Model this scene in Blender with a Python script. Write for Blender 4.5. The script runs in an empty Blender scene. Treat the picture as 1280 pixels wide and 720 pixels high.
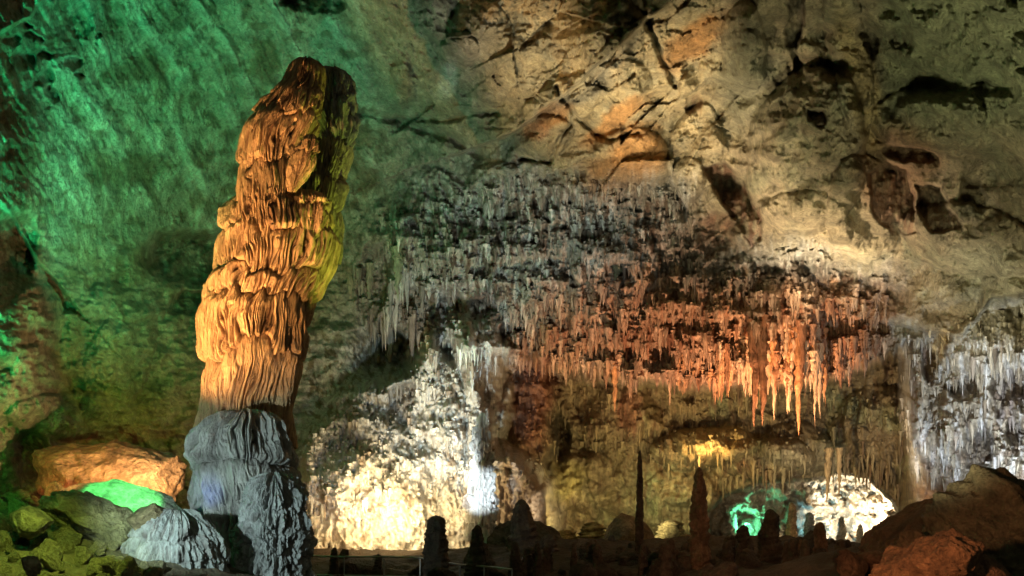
import bpy, math, random
import numpy as np

# ------------------------------------------------------------------ camera
FPX, HU, HV, CZ = 1229.0, 640.0, 650.0, 1.7
sc = bpy.context.scene
COL = sc.collection
cam_d = bpy.data.cameras.new("camera")
cam = bpy.data.objects.new("camera", cam_d)
COL.objects.link(cam)
cam_d.sensor_width = 36.0
cam_d.lens = FPX / 1280.0 * 36.0
cam_d.shift_y = (HV - 360.0) / 1280.0
cam_d.clip_end = 500.0
cam_d.clip_start = 0.1
cam.location = (0, 0, CZ)
cam.rotation_euler = (math.radians(90), 0, 0)
sc.camera = cam

# ------------------------------------------------------------------ world (dim ambient fill, added; enters where the cave is open behind the viewer)
w = bpy.data.worlds.new("World")
sc.world = w
w.use_nodes = True
bg = w.node_tree.nodes["Background"]
bg.inputs[0].default_value = (0.60, 0.62, 0.42, 1)
bg.inputs[1].default_value = 0.115

sc.view_settings.view_transform = 'Standard'
sc.view_settings.look = 'None'
sc.view_settings.exposure = 0.85
sc.view_settings.gamma = 1.0
sc.render.engine = 'CYCLES'
sc.cycles.use_denoising = True
sc.cycles.denoising_prefilter = 'ACCURATE'
sc.cycles.denoising_input_passes = 'RGB_ALBEDO_NORMAL'
sc.cycles.max_bounces = 4
sc.cycles.diffuse_bounces = 3
sc.cycles.use_light_tree = True


def P(u, v, Y):
    return ((u - HU) / FPX * Y, Y, CZ + (HV - v) / FPX * Y)


# ------------------------------------------------------------------ lamps: (name, position u v Y, aim u v Y, colour, watts, cone degrees, blend)
def lamp(pos, aim, col, watts, cone=60, blend=0.6, r=0.06):
    d = bpy.data.lights.new("cave_spotlight", 'SPOT')
    d.color = col
    d.energy = watts
    d.spot_size = math.radians(cone)
    d.spot_blend = blend
    d.shadow_soft_size = r
    o = bpy.data.objects.new("cave_spotlight", d)
    COL.objects.link(o)
    p, a = P(*pos), P(*aim)
    p = (p[0], p[1], max(p[2], 1.35 if p[1] > 16 else 1.0))
    o.location = p
    from mathutils import Vector
    o.rotation_euler = (Vector(a) - Vector(p)).to_track_quat('-Z', 'Y').to_euler()
    return o


GREEN = (0.03, 1.0, 0.34)
TEAL = (0.18, 1.0, 0.55)
AMBER = (1.0, 0.54, 0.20)
WARM = (1.0, 0.70, 0.36)
SOFT = (1.0, 0.83, 0.55)
COOL = (0.72, 0.92, 1.0)
LAMPS = [
    # left green wall
    ((-70, 640, 12.5), (-10, 230, 19), GREEN, 5000, 62, 1.0),
    ((-60, 420, 16.0), (10, 250, 19), (0.06, 1.0, 0.40), 650, 90, 1.0),
    ((-40, 600, 14.5), (20, 410, 20), (0.10, 1.0, 0.22), 900, 50, 1.0),
    ((320, 440, 23.5), (170, 40, 28), (0.08, 1.0, 0.44), 1000, 130, 1.0),
    ((-80, 620, 14), (0, 420, 22), (0.16, 1.0, 0.10), 700, 70, 1.0),
    ((310, 480, 25), (150, 400, 30), (0.62, 0.80, 0.08), 260, 130, 1.0),
    ((500, 620, 24), (520, 200, 33), (0.14, 1.0, 0.50), 550, 70, 1.0),
    # great stalagmite: amber from the left foot, yellow green from behind right
    ((-15, 610, 16.4), (345, 300, 20), AMBER, 2700, 43, 0.6),
    ((130, 640, 15.2), (350, 310, 20), AMBER, 1000, 46, 0.7),
    ((150, 640, 17.0), (380, 150, 20), AMBER, 1500, 26, 0.8),
    ((560, 560, 19.5), (405, 230, 20), (0.72, 1.0, 0.12), 700, 40, 0.8),
    ((90, 620, 14.0), (300, 640, 19), (0.60, 0.78, 0.76), 620, 70, 0.8),
    ((256, 628, 18.0), (266, 600, 19.5), (0.10, 0.22, 1.0), 9, 60, 0.9),
    # orange boulder and green rubble
    ((208, 606, 20.0), (176, 596, 22), (1.0, 0.60, 0.26), 460, 150, 0.6),
    ((20, 560, 16.0), (120, 600, 22), (1.0, 0.30, 0.10), 900, 34, 0.9),
    ((170, 430, 16.5), (152, 632, 18.6), (0.15, 1.0, 0.22), 1500, 25, 0.3),
    ((60, 480, 13.5), (60, 710, 15.5), (0.72, 0.95, 0.14), 420, 62, 0.9),
    # white flowstone cascade
    ((490, 655, 25.6), (495, 600, 30), (1.0, 0.72, 0.34), 900, 130, 1.0, 0.3),
    ((508, 640, 26.2), (505, 610, 30), (1.0, 0.80, 0.46), 900, 100, 1.0, 0.4),
    ((430, 655, 25.0), (425, 620, 30), (1.0, 0.60, 0.26), 190, 110, 0.9),
    ((530, 650, 24), (560, 500, 32), (0.72, 0.92, 1.0), 2300, 42, 1.0),
    ((440, 640, 24), (420, 570, 32), (0.7, 0.9, 1.0), 200, 50, 1.0),
    ((575, 640, 22.0), (602, 610, 28), (0.80, 0.94, 1.0), 1700, 16, 0.6),
    ((650, 650, 27), (655, 600, 32), (1.0, 0.78, 0.5), 110, 90, 0.8),
    # ceiling
    ((560, 640, 20.5), (830, 90, 24), (1.0, 0.81, 0.50), 4200, 60, 1.0, 0.6),
    ((760, 560, 17), (775, 130, 24), (1.0, 0.80, 0.46), 3600, 24, 1.0, 0.3),
    ((660, 650, 15), (640, 90, 27), (0.88, 0.94, 0.80), 1700, 50, 1.0, 0.5),
    ((640, 650, 20), (660, 290, 33), (0.84, 0.98, 0.90), 2000, 38, 1.0, 0.3),
    ((845, 600, 24.5), (1040, 200, 25), (1.0, 0.80, 0.54), 2500, 76, 1.0, 0.6),
    ((1010, 600, 22), (1045, 285, 27), (1.0, 0.82, 0.54), 3800, 30, 0.9, 0.2),
    ((1120, 600, 13), (1200, 110, 19), (0.92, 0.93, 0.56), 1300, 90, 1.0, 0.8),
    ((1100, 560, 19), (1230, 330, 24), (1.0, 0.90, 0.66), 700, 60, 1.0),
    # stalactite curtain
    ((960, 640, 27.0), (970, 440, 30), (1.0, 0.58, 0.31), 3600, 60, 1.0),
    ((830, 650, 27.0), (790, 410, 32), (1.0, 0.58, 0.34), 1900, 76, 1.0),
    # recess
    ((885, 572, 33.4), (880, 550, 37), (1.0, 0.66, 0.26), 130, 150, 0.8),
    ((790, 660, 29), (780, 570, 35), (1.0, 0.84, 0.44), 1000, 100, 0.9),
    ((705, 655, 31.5), (705, 600, 35), (1.0, 0.82, 0.30), 110, 110, 0.9),
    ((1010, 655, 27), (1080, 530, 34), (1.0, 0.76, 0.46), 1250, 80, 1.0),
    ((930, 655, 29), (930, 560, 35), (1.0, 0.86, 0.50), 350, 80, 1.0),
    ((690, 650, 29.5), (674, 632, 30.4), (1.0, 0.85, 0.6), 60, 70, 0.8),
    # chamber beyond the arch
    ((1080, 664, 41.5), (1095, 640, 46), (1.0, 0.84, 0.60), 2600, 110, 0.6),
    ((935, 664, 40), (930, 640, 44), (0.14, 1.0, 0.50), 420, 80, 0.8),
    ((1020, 664, 41), (1035, 655, 45), (0.30, 0.80, 1.0), 600, 60, 0.8),
    ((835, 655, 32), (850, 640, 37), (0.45, 1.0, 0.5), 110, 80, 0.9),
    # right flowstone
    ((1225, 640, 21), (1220, 480, 26.5), (0.84, 0.93, 1.0), 1000, 80, 1.0),
    ((1300, 640, 21), (1290, 570, 25), (0.88, 0.95, 1.0), 260, 70, 0.9),
    ((1110, 600, 26.5), (1150, 520, 29.5), (0.90, 0.93, 1.0), 130, 70, 0.9),
    # foreground boulders
    ((1010, 640, 9), (1160, 660, 14), (1.0, 0.48, 0.22), 330, 70, 1.0),
    ((900, 620, 14), (890, 690, 24), (1.0, 0.46, 0.22), 170, 90, 1.0),
]
for L in LAMPS:
    lamp(*L)


# ------------------------------------------------------------------ noise
def _hash(ix, iy, seed):
    h = (ix.astype(np.int64) * 374761393 + iy.astype(np.int64) * 668265263 + seed * 1442695041) & 0xffffffff
    h = ((h ^ (h >> 13)) * 1274126177) & 0xffffffff
    h = ((h ^ (h >> 16)) * 2246822519) & 0xffffffff
    return ((h ^ (h >> 15)) & 0xffffff) / float(0xffffff)


def vnoise(x, y, seed=0):
    ix, iy = np.floor(x), np.floor(y)
    fx, fy = x - ix, y - iy
    res = 0
    ux = fx * fx * fx * (fx * (fx * 6 - 15) + 10)
    uy = fy * fy * fy * (fy * (fy * 6 - 15) + 10)

    def g(a, b):
        t = _hash(ix + a, iy + b, seed) * (2 * math.pi)
        return np.cos(t) * (fx - a) + np.sin(t) * (fy - b)
    a = g(0, 0); b = g(1, 0); c = g(0, 1); d = g(1, 1)
    return 1.5 * ((a * (1 - ux) + b * ux) * (1 - uy) + (c * (1 - ux) + d * ux) * uy)


def fbm(x, y, seed=0, o=5, gain=0.5, ridge=False):
    s = np.zeros_like(x); a = 1.0; n = 0.0
    for i in range(o):
        v = vnoise(x, y, seed + i * 17)
        if ridge:
            v = 1 - 2 * np.abs(v)
        s += a * v; n += a
        x = x * 2.03 + 11.3; y = y * 2.03 + 5.7; a *= gain
    return s / n


def worley(x, y, seed=0):
    ix, iy = np.floor(x), np.floor(y)
    f1 = np.full(x.shape, 9.0); f2 = np.full(x.shape, 9.0); idv = np.zeros(x.shape)
    cx = np.zeros(x.shape); cy = np.zeros(x.shape)
    for a in (-1, 0, 1):
        for b in (-1, 0, 1):
            px = ix + a + _hash(ix + a, iy + b, seed)
            py = iy + b + _hash(ix + a, iy + b, seed + 7)
            d = np.hypot(x - px, y - py)
            n = d < f1
            f2 = np.where(n, f1, np.minimum(f2, d))
            f1 = np.where(n, d, f1)
            idv = np.where(n, _hash(ix + a, iy + b, seed + 3), idv)
            cx = np.where(n, px, cx); cy = np.where(n, py, cy)
    return f1, f2, idv, cx, cy


def icicle(U, V, wd, L, seed):
    """relief of drip stones hanging in ragged rows"""
    best = np.zeros(U.shape)
    for k in range(2):
        x = U / wd + 0.5 * k
        col = np.floor(x)
        dx = x - col - 0.5 + (_hash(col, col * 0 + k, seed + 5) - 0.5) * 0.3
        t = V / L * (0.7 + 0.7 * _hash(col, col * 0 + k, seed + 9)) + _hash(col, col * 0 + k, seed) * 7
        row = np.floor(t)
        t = t - row
        on = 0.35 + 0.65 * _hash(col, row, seed + 21)
        rad = 0.5 * np.maximum(1e-3, 1 - t) ** 0.55 * (0.6 + 0.4 * on)
        h = np.sqrt(np.maximum(0, 1 - (dx / rad) ** 2)) * rad * 2 * on
        best = np.maximum(best, h)
    return best


def sst(a, b, x):
    t = np.clip((x - a) / (b - a), 0, 1)
    return t * t * (3 - 2 * t)


# ------------------------------------------------------------------ the rock sheet
us = np.concatenate([np.linspace(-420, -20, 80, endpoint=False), np.arange(-20, 1300, 1.35), np.linspace(1301, 1700, 80)])
vs = np.concatenate([np.linspace(-420, -16, 70, endpoint=False), np.arange(-16, 700, 1.35), np.linspace(701, 790, 30)])
U, V = np.meshgrid(us, vs)
NV, NU = U.shape
wu = fbm(U / 70, V / 70, 901, 4) * 16 + fbm(U / 14, V / 14, 902, 3) * 4
wv = fbm(U / 70, V / 70, 911, 4) * 16 + fbm(U / 14, V / 14, 912, 3) * 4
UW, VW = U + wu, V + wv
US, VS = U + wu * 0.3, V + wv * 0.3


def seg_dist(X, Y, ax, ay, bx, by):
    dx, dy = bx - ax, by - ay
    t = np.clip(((X - ax) * dx + (Y - ay) * dy) / (dx * dx + dy * dy + 1e-9), 0, 1)
    return np.hypot(X - ax - t * dx, Y - ay - t * dy)


def poly_mask(pts, soft=10, wob=1.0):
    """1 inside polygon, fading over soft px"""
    X = U + wu * wob; Y = V + wv * wob
    inside = np.zeros(U.shape, bool)
    d = np.full(U.shape, 1e9)
    n = len(pts)
    for i in range(n):
        ax, ay = pts[i]; bx, by = pts[(i + 1) % n]
        d = np.minimum(d, seg_dist(X, Y, ax, ay, bx, by))
        c = ((ay > Y) != (by > Y)) & (X < (bx - ax) * (Y - ay) / ((by - ay) or 1e-9) + ax)
        inside ^= c
    s = np.where(inside, d, -d)
    return sst(-soft, soft, s)


def line_dist(pts, wob=0.5):
    X = U + wu * wob; Y = V + wv * wob
    d = np.full(U.shape, 1e9)
    for (ax, ay), (bx, by) in zip(pts[:-1], pts[1:]):
        d = np.minimum(d, seg_dist(X, Y, ax, ay, bx, by))
    return d


def ell(u, v, ru, rv, ang=0, wob=0.4):
    X = U + wu * wob - u; Y = V + wv * wob - v
    c, s = math.cos(math.radians(ang)), math.sin(math.radians(ang))
    return np.sqrt(((X * c + Y * s) / ru) ** 2 + ((-X * s + Y * c) / rv) ** 2)


CP = [
    (-400, -400, 8), (-400, 100, 9), (-400, 500, 11), (-400, 780, 12),
    (1680, -400, 8), (1680, 100, 9), (1680, 500, 11), (1680, 780, 12),
    (200, -400, 15), (640, -400, 13), (1050, -400, 12),
    (0, 0, 18), (0, 200, 19), (0, 330, 20), (0, 450, 20.5), (0, 600, 22), (0, 760, 23),
    (120, 0, 23), (120, 200, 26), (120, 400, 28), (120, 540, 27), (120, 760, 28),
    (250, 0, 27), (250, 150, 31), (250, 300, 34.5), (250, 480, 31), (250, 760, 31),
    (400, 0, 27), (420, 150, 33), (465, 250, 36), (440, 360, 37.5), (430, 450, 36), (400, 540, 34),
    (550, 0, 23.5), (550, 100, 28), (520, 200, 34), (600, 190, 31.5), (700, 0, 21.5), (700, 100, 25), (700, 200, 29),
    (850, 0, 19.5), (850, 100, 23.5), (850, 200, 27.5), (1000, 0, 19.5), (1000, 100, 23), (1000, 200, 25),
    (1000, 300, 28), (1150, 0, 17.5), (1150, 150, 21.5), (1150, 250, 24), (1280, 0, 15), (1280, 150, 18.5), (1280, 300, 22.5),
    (500, 300, 34.5), (600, 300, 33), (700, 300, 31.5), (800, 300, 30.5), (900, 300, 29.3),
    (500, 400, 36), (600, 380, 34.3), (700, 390, 33), (800, 400, 31.8), (900, 400, 30.7), (1000, 390, 30), (1080, 400, 30),
    (1150, 350, 27.3), (1270, 380, 24.5),
    (420, 600, 31), (420, 760, 31), (520, 560, 33), (520, 760, 31.5), (600, 500, 34), (600, 650, 32.5), (600, 760, 32.5), (660, 620, 33),
    (720, 500, 33.5), (720, 620, 34), (800, 520, 32.5), (800, 760, 34), (900, 520, 32), (900, 640, 35), (1000, 520, 31.5),
    (1000, 620, 34), (1100, 500, 30.2), (1100, 620, 33), (1000, 760, 35),
    (1200, 450, 26.5), (1200, 560, 27), (1280, 560, 25), (1200, 760, 27), (1280, 760, 25),
]


def tps(cps, Uq, Vq):
    c = np.array(cps, float)
    p = c[:, :2] / 500.0
    n = len(p)
    def k(r2): return np.where(r2 > 1e-12, 0.5 * r2 * np.log(r2 + 1e-12), 0)
    d2 = ((p[:, None] - p[None]) ** 2).sum(-1)
    A = np.zeros((n + 3, n + 3))
    A[:n, :n] = k(d2) + np.eye(n) * 0.002
    A[:n, n] = 1; A[:n, n + 1:] = p; A[n, :n] = 1; A[n + 1:, :n] = p.T
    b = np.concatenate([c[:, 2], [0, 0, 0]])
    sol = np.linalg.solve(A, b)
    q = np.stack([Uq.ravel(), Vq.ravel()], 1) / 500.0
    out = sol[n] + q @ sol[n + 1:]
    for i in range(n):
        r2 = (q[:, 0] - p[i, 0]) ** 2 + (q[:, 1] - p[i, 1]) ** 2
        out += sol[i] * 0.5 * r2 * np.log(r2 + 1e-12)
    return out.reshape(Uq.shape)


gu = np.linspace(us[0], us[-1], 265); gv = np.linspace(vs[0], vs[-1], 151)
GU, GV = np.meshgrid(gu, gv)
D0g = tps(CP, GU, GV)


def bil(G, uq, vq):
    x = np.clip((uq - gu[0]) / (gu[1] - gu[0]), 0, len(gu) - 1.001)
    y = np.clip((vq - gv[0]) / (gv[1] - gv[0]), 0, len(gv) - 1.001)
    i = x.astype(int); j = y.astype(int); fx = x - i; fy = y - j
    fx = fx * fx * (3 - 2 * fx) * 0.35 + fx * 0.65; fy = fy * fy * (3 - 2 * fy) * 0.35 + fy * 0.65
    return (G[j, i] * (1 - fx) + G[j, i + 1] * fx) * (1 - fy) + (G[j + 1, i] * (1 - fx) + G[j + 1, i + 1] * fx) * fy


D = bil(D0g, U, V)
H = np.zeros(U.shape)      # relief towards the viewer, metres

# region masks
M_green = poly_mask([(-600, -600), (470, -600), (470, 60), (500, 190), (470, 330), (400, 480), (390, 800), (-600, 800)], 30)
M_band = poly_mask([(470, 268), (520, 232), (640, 205), (700, 235), (860, 232), (905, 320), (1000, 318), (1110, 350), (1130, 450),
                    (1050, 480), (900, 495), (760, 480), (640, 470), (560, 430), (470, 400)], 34, 1.4)
M_low = poly_mask([(640, 470), (760, 478), (900, 486), (1060, 470), (1125, 420), (1160, 560), (1150, 640), (1140, 800), (620, 800), (625, 560)], 10)
M_casc = poly_mask([(375, 540), (420, 500), (470, 470), (505, 455), (525, 418), (545, 425), (560, 440), (575, 402), (612, 402),
                    (628, 450), (625, 560), (690, 600), (690, 800), (360, 800)], 20, 1.1)
M_right = poly_mask([(1118, 405), (1150, 410), (1185, 440), (1210, 405), (1300, 360), (1700, 360), (1700, 800), (1150, 800), (1150, 620), (1130, 500)], 8)
M_ceil = np.clip(1 - M_green - M_band - M_low - M_casc - M_right, 0, 1)
M_frac = M_ceil * sst(560, 640, UW) * sst(960, 880, UW)
M_lump = M_ceil * sst(860, 960, UW)
M_grey = M_ceil * sst(640, 560, UW)

# general rock relief
H += fbm(U / 120, V / 120, 1, 6) * (0.5 + 1.1 * M_ceil) + (M_frac * .5 + M_lump * .7) * (0.5 - np.sqrt(fbm(US / 80, VS / 60, 3, 2) ** 2 + .01)) * 1.6
H += fbm(US / 30, VS / 30, 2, 5) * (0.26 - .10 * M_ceil)
r1 = fbm(UW / 16, VW / 16, 12, 4, ridge=True)
H += r1 * 0.06
# green wall: streaks sliding down the slope
a = math.radians(62)
su = (U * math.cos(a) + V * math.sin(a)); sv = (-U * math.sin(a) + V * math.cos(a))
sv2 = sv + fbm(U / 130, V / 130, 30, 3) * 16
strk = fbm(su / 230, sv2 / 26, 31, 5) + .4 * fbm(UW / 50, VW / 50, 34, 4)
strk2 = fbm(su / 60, sv2 / 6, 32, 3)
up = sst(330, 180, VW)
H += M_green * (strk * 0.55 * (0.35 + 0.65 * up) + strk2 * 0.07)
f1, f2, idc, _, _ = worley(UW / 34, VW / 40, 40)
H += M_green * sst(260, 380, VW) * ((1 - f1) * 0.35 + fbm(U / 22, V / 12, 41, 5) * 0.5 + fbm(UW / 60, VW / 40, 42, 4) * 0.6)
# fractured ceiling slabs
def slabs(sx, sy, ang, seed, tilt, off, crackw, crackd):
    c, s = math.cos(math.radians(ang)), math.sin(math.radians(ang))
    X = (US * c + VS * s) / sx; Y = (-US * s + VS * c) / sy
    f1, f2, i, cx, cy = worley(X, Y, seed)
    t = (X - cx) * (i - 0.5) * 2 * tilt + (Y - cy) * (((i * 7.3) % 1) - 0.5) * 2 * tilt
    return t + (((i * 13.7) % 1) - 0.5) * off - crackd * np.exp(-((f2 - f1) / crackw) ** 2) * sst(.05, .35, fbm(U / 60, V / 60, seed + 5, 3))
H += M_frac * (slabs(130, 62, -38, 50, 1.4, 0.15, 0.03, 0.06) + slabs(50, 26, -34, 51, 0.35, 0.03, 0.04, 0.0) + slabs(17, 8, -28, 52, 0.10, 0.03, 0.1, 0.0))
H += M_grey * (slabs(110, 90, 20, 53, 0.9, 0.5, 0.03, 0.06) + fbm((U + V) / 30, (U - V) / 12, 54, 5) * 0.30)
# lumpy right ceiling
n0 = fbm(UW / 90, VW / 60, 63, 4)
f1, f2, idc, _, _ = worley(UW / 75, VW / 60, 60)
H += M_lump * (np.sqrt(np.maximum(0, 1 - f1 ** 2)) * 1.1 + fbm(US / 22, VS / 22, 61, 5) * 0.22 )
f1, f2, idc, _, _ = worley(UW / 20, VW / 14, 62)
H += M_lump * (1 - f1) * 0.16 * sst(120, 260, VW) * sst(-.2,.3,n0)
# drip stone band
UI = U + fbm(U / 40, V / 26, 70, 3) * 7
b1 = icicle(UI, VW, 26, 90, 71); b2 = icicle(UI, VW + 9, 11, 42, 72); b3 = icicle(UI, V, 5.5, 22, 73)
tier = fbm(U / 110, V / 18, 74, 4)
rid = np.abs(vnoise(UI / 5, V / 55, 75))
H += M_band * (b1 * 0.75 + b2 * 0.5 + b3 * 0.26 + tier * 0.8 + fbm(UW / 12, VW / 14, 76, 4) * 0.35 - rid * 0.15)
# lower recess
rid2 = fbm(UI / 11, V / 60, 80, 4)
b4 = icicle(UI, VW, 15, 70, 81)
H += M_low * (rid2 * 0.35 + b4 * 0.35 * sst(620, 520, V) + fbm(UW / 34, VW / 26, 82, 5) * 0.8)
# cascade
b5 = icicle(UI, VW, 9, 36, 85); b6 = icicle(UI, VW, 18, 80, 86)
H += M_casc * (b5 * 0.12 + b6 * 0.30 + (0.4 - np.abs(fbm(UI / 9, VW / 26, 87, 4))) * 0.9 + fbm(UW / 45, VW / 45, 89, 5) * 1.3 + (.3 - np.abs(fbm(UI / 3.5, V / 15, 84, 3))) * .3)
for (u, v, ru, rv, am) in [(536, 462, 16, 40, .9), (560, 540, 34, 60, .8), (470, 575, 40, 30, .8), (425, 610, 30, 50, .7), (500, 640, 60, 60, .4), (588, 470, 14, 60, .8)]:
    q_ = ell(u, v, ru, rv, 0, 1.0); H += am * np.maximum(0, 1 - q_ * q_) ** 1.8
H += M_casc * 1.6
H += (1 - M_green) * 0
# right flowstone
b7 = icicle(UI, VW, 13, 55, 88); b8 = icicle(UI, V, 6, 26, 89)
H += M_right * (b7 * 0.5 + b8 * 0.25 + fbm(UW / 30, VW / 30, 90, 4) * 0.7)

# curtain edge: the ceiling ends and the recess lies behind it
ex = [380, 470, 560, 640, 700, 780, 850, 930, 1030, 1080, 1112, 1135, 1200]
ey = [330, 400, 425, 445, 455, 470, 480, 480, 474, 455, 440, 425, 420]
edge = np.interp(U, ex, ey) + fbm(U / 26, V * 0, 100, 3) * 12 + vnoise(U / 7, V * 0, 101) * 7
wE = sst(430, 520, U) * sst(1150, 1120, U)
stepE = sst(-3, 14, V - edge) * wE
H -= stepE * (4.6 - 2.4 * sst(480, 640, V)) * (1 - M_casc * 0.8)

ALC = []   # alcoves: (mask, colour)
def bump(u, v, ru, rv, ang, amp, sharp=0.5, wob=0.4):
    global H
    q = ell(u, v, ru, rv, ang, wob)
    H += amp * np.maximum(0, 1 - q * q) ** sharp
def hole(u, v, ru, rv, ang, depth, rim=0.15, wob=1.0, rough=0.12):
    """alcove: sharp brow above, fading out below"""
    global H
    q = ell(u, v, ru, rv, ang, wob) * (1 + .30 * vnoise(U / (ru * .8 + 3), V / (rv * .8 + 3), int(u)))
    m = sst(1.12, 0.62, q)
    fall = 0.30 + 0.70 * sst(v + rv * 1.0, v - rv * .7, V)
    H += -depth * 0.8 * m * fall * (1 + rough * fbm(U / 9, V / 9, 7, 3))
    return m
def crack(pts, wd, dep, wob=0.6):
    global H
    H -= dep * np.exp(-(line_dist(pts, wob) / wd) ** 2)
def cliff(pts, amp, fall, side=1, wob=0.5):
    """rock on one side of the line stands proud and falls off sharply across it; fades with distance"""
    global H
    X = U + wu * wob; Y = V + wv * wob
    d = np.full(U.shape, 1e9); sg = np.zeros(U.shape)
    for (ax, ay), (bx, by) in zip(pts[:-1], pts[1:]):
        dd = seg_dist(X, Y, ax, ay, bx, by)
        s = np.sign((bx - ax) * (Y - ay) - (by - ay) * (X - ax))
        sg = np.where(dd < d, s, sg); d = np.minimum(d, dd)
    sd = d * sg * side
    H += amp * sst(-2.5, 2.5, sd) * np.exp(-np.maximum(0, sd) / fall)

# authored ceiling shapes
cliff([(560, 196), (640, 168), (715, 110), (780, 52), (850, -10)], 2.6, 120, -1, 0.25)
crack([(800, -10), (812, 30), (842, 105)], 3.0, 0.9); crack([(790, 0), (812, 28)], 7, 1.2)
crack([(695, 105), (720, 150), (760, 175), (800, 168)], 3, 0.6)
crack([(715, 150), (700, 175), (688, 203), (650, 200)], 2.6, 0.6)
cliff([(770, 110), (800, 118), (838, 105)], 0.5, 25, -1)
bump(678, 172, 40, 27, -12, 0.9, 0.5, 0.15); bump(617, 222, 34, 20, -8, 0.8, 0.5, 0.2)
bump(700, 130, 55, 30, -30, 0.7); bump(760, 120, 60, 38, -35, 0.7); bump(790, 200, 50, 40, 0, 0.9)
bump(870, 190, 34, 60, 10, 1.0); bump(860, 225, 22, 30, 0, 0.7); bump(575, 62, 24, 22, 0, 0.7)
bump(505, 100, 20, 36, 8, 0.8, 0.9, 1.2); bump(600, 40, 40, 40, 0, 0.6)
crack([(455, 140), (520, 160), (600, 190)], 6, 0.5); crack([(495, 150), (560, 150), (620, 140)], 4, 0.5)
bump(1010, 190, 76, 110, 8, 3.2, 0.6, 0.8); bump(1080, 260, 50, 70, 0, 1.8, 0.6, 0.8); bump(990, 290, 80, 50, 0, 1.4, 0.7, 0.8); bump(1210, 300, 90, 46, 12, 1.6, 0.6, 0.8); bump(1160, 150, 70, 40, 0, 1.4, 0.6, 0.8)
bump(930, 60, 30, 60, 0, 1.0); bump(1060, 60, 25, 120, -10, 1.1)
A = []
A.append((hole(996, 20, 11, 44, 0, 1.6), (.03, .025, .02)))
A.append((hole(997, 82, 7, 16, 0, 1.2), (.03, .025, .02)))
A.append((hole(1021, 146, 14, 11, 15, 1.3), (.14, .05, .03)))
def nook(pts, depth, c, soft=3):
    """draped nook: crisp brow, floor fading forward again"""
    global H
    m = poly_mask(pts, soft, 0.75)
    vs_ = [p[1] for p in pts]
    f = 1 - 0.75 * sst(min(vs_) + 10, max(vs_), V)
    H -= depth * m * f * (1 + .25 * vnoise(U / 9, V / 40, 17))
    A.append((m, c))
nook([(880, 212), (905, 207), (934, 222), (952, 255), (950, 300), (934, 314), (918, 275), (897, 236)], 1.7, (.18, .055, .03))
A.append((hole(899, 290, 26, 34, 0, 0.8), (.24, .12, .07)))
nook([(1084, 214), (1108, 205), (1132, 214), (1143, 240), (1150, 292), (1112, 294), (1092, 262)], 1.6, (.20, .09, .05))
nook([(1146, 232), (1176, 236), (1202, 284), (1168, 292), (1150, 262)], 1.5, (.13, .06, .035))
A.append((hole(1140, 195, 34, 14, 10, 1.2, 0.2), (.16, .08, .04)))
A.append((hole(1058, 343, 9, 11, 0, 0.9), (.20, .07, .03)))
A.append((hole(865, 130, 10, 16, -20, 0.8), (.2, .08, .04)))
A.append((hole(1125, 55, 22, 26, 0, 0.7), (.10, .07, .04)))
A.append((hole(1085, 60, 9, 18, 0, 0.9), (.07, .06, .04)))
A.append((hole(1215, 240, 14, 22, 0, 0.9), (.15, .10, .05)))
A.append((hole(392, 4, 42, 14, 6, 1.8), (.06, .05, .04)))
# left wall pits
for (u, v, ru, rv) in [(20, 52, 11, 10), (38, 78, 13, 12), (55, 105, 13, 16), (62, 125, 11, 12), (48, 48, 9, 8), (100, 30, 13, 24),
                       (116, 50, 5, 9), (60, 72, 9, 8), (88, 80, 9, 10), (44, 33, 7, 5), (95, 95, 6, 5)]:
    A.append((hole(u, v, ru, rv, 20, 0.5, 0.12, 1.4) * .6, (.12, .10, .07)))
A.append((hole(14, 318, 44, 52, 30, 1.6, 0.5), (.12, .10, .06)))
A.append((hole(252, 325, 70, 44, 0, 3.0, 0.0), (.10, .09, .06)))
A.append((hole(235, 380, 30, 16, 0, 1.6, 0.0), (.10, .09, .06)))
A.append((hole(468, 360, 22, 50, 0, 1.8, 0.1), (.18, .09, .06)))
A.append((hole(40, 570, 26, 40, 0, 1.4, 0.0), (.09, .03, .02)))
bump(20, 400, 60, 60, 0, 1.6, 0.8); bump(30, 480, 60, 50, 0, 1.0, 0.8); bump(130, 420, 60, 70, 20, 1.0, 0.8)
cliff([(-20, 230), (15, 270), (50, 330), (85, 370)], 1.0, 60, -1)
bump(150, 450, 40, 80, 20, 0.7); bump(90, 520, 80, 30, 0, 0.8)
# pale curtain top-left corner
cliff([(-40, 60), (40, 20), (60, -10), (160, -12)], 1.6, 60, -1)
# band details
for (u, v, ru, rv, am) in [(500, 310, 14, 50, .8), (575, 330, 60, 50, .8), (650, 350, 40, 60, .9), (640, 440, 12, 28, 1.0), (770, 330, 60, 40, .6),
                           (860, 390, 50, 60, .7), (930, 400, 50, 80, 1.0), (985, 410, 50, 80, 1.2), (1070, 410, 30, 60, .8), (780, 400, 60, 40, .5)]:
    bump(u, v, ru, rv, 0, am)
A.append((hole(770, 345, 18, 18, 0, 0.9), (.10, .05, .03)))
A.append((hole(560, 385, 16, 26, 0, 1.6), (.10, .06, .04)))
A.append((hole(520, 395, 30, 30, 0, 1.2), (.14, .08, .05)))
bump(588, 450, 14, 60, -8, 1.6); bump(600, 540, 16, 40, 0, .8); bump(535, 440, 12, 24, 0, 1.2)
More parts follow.
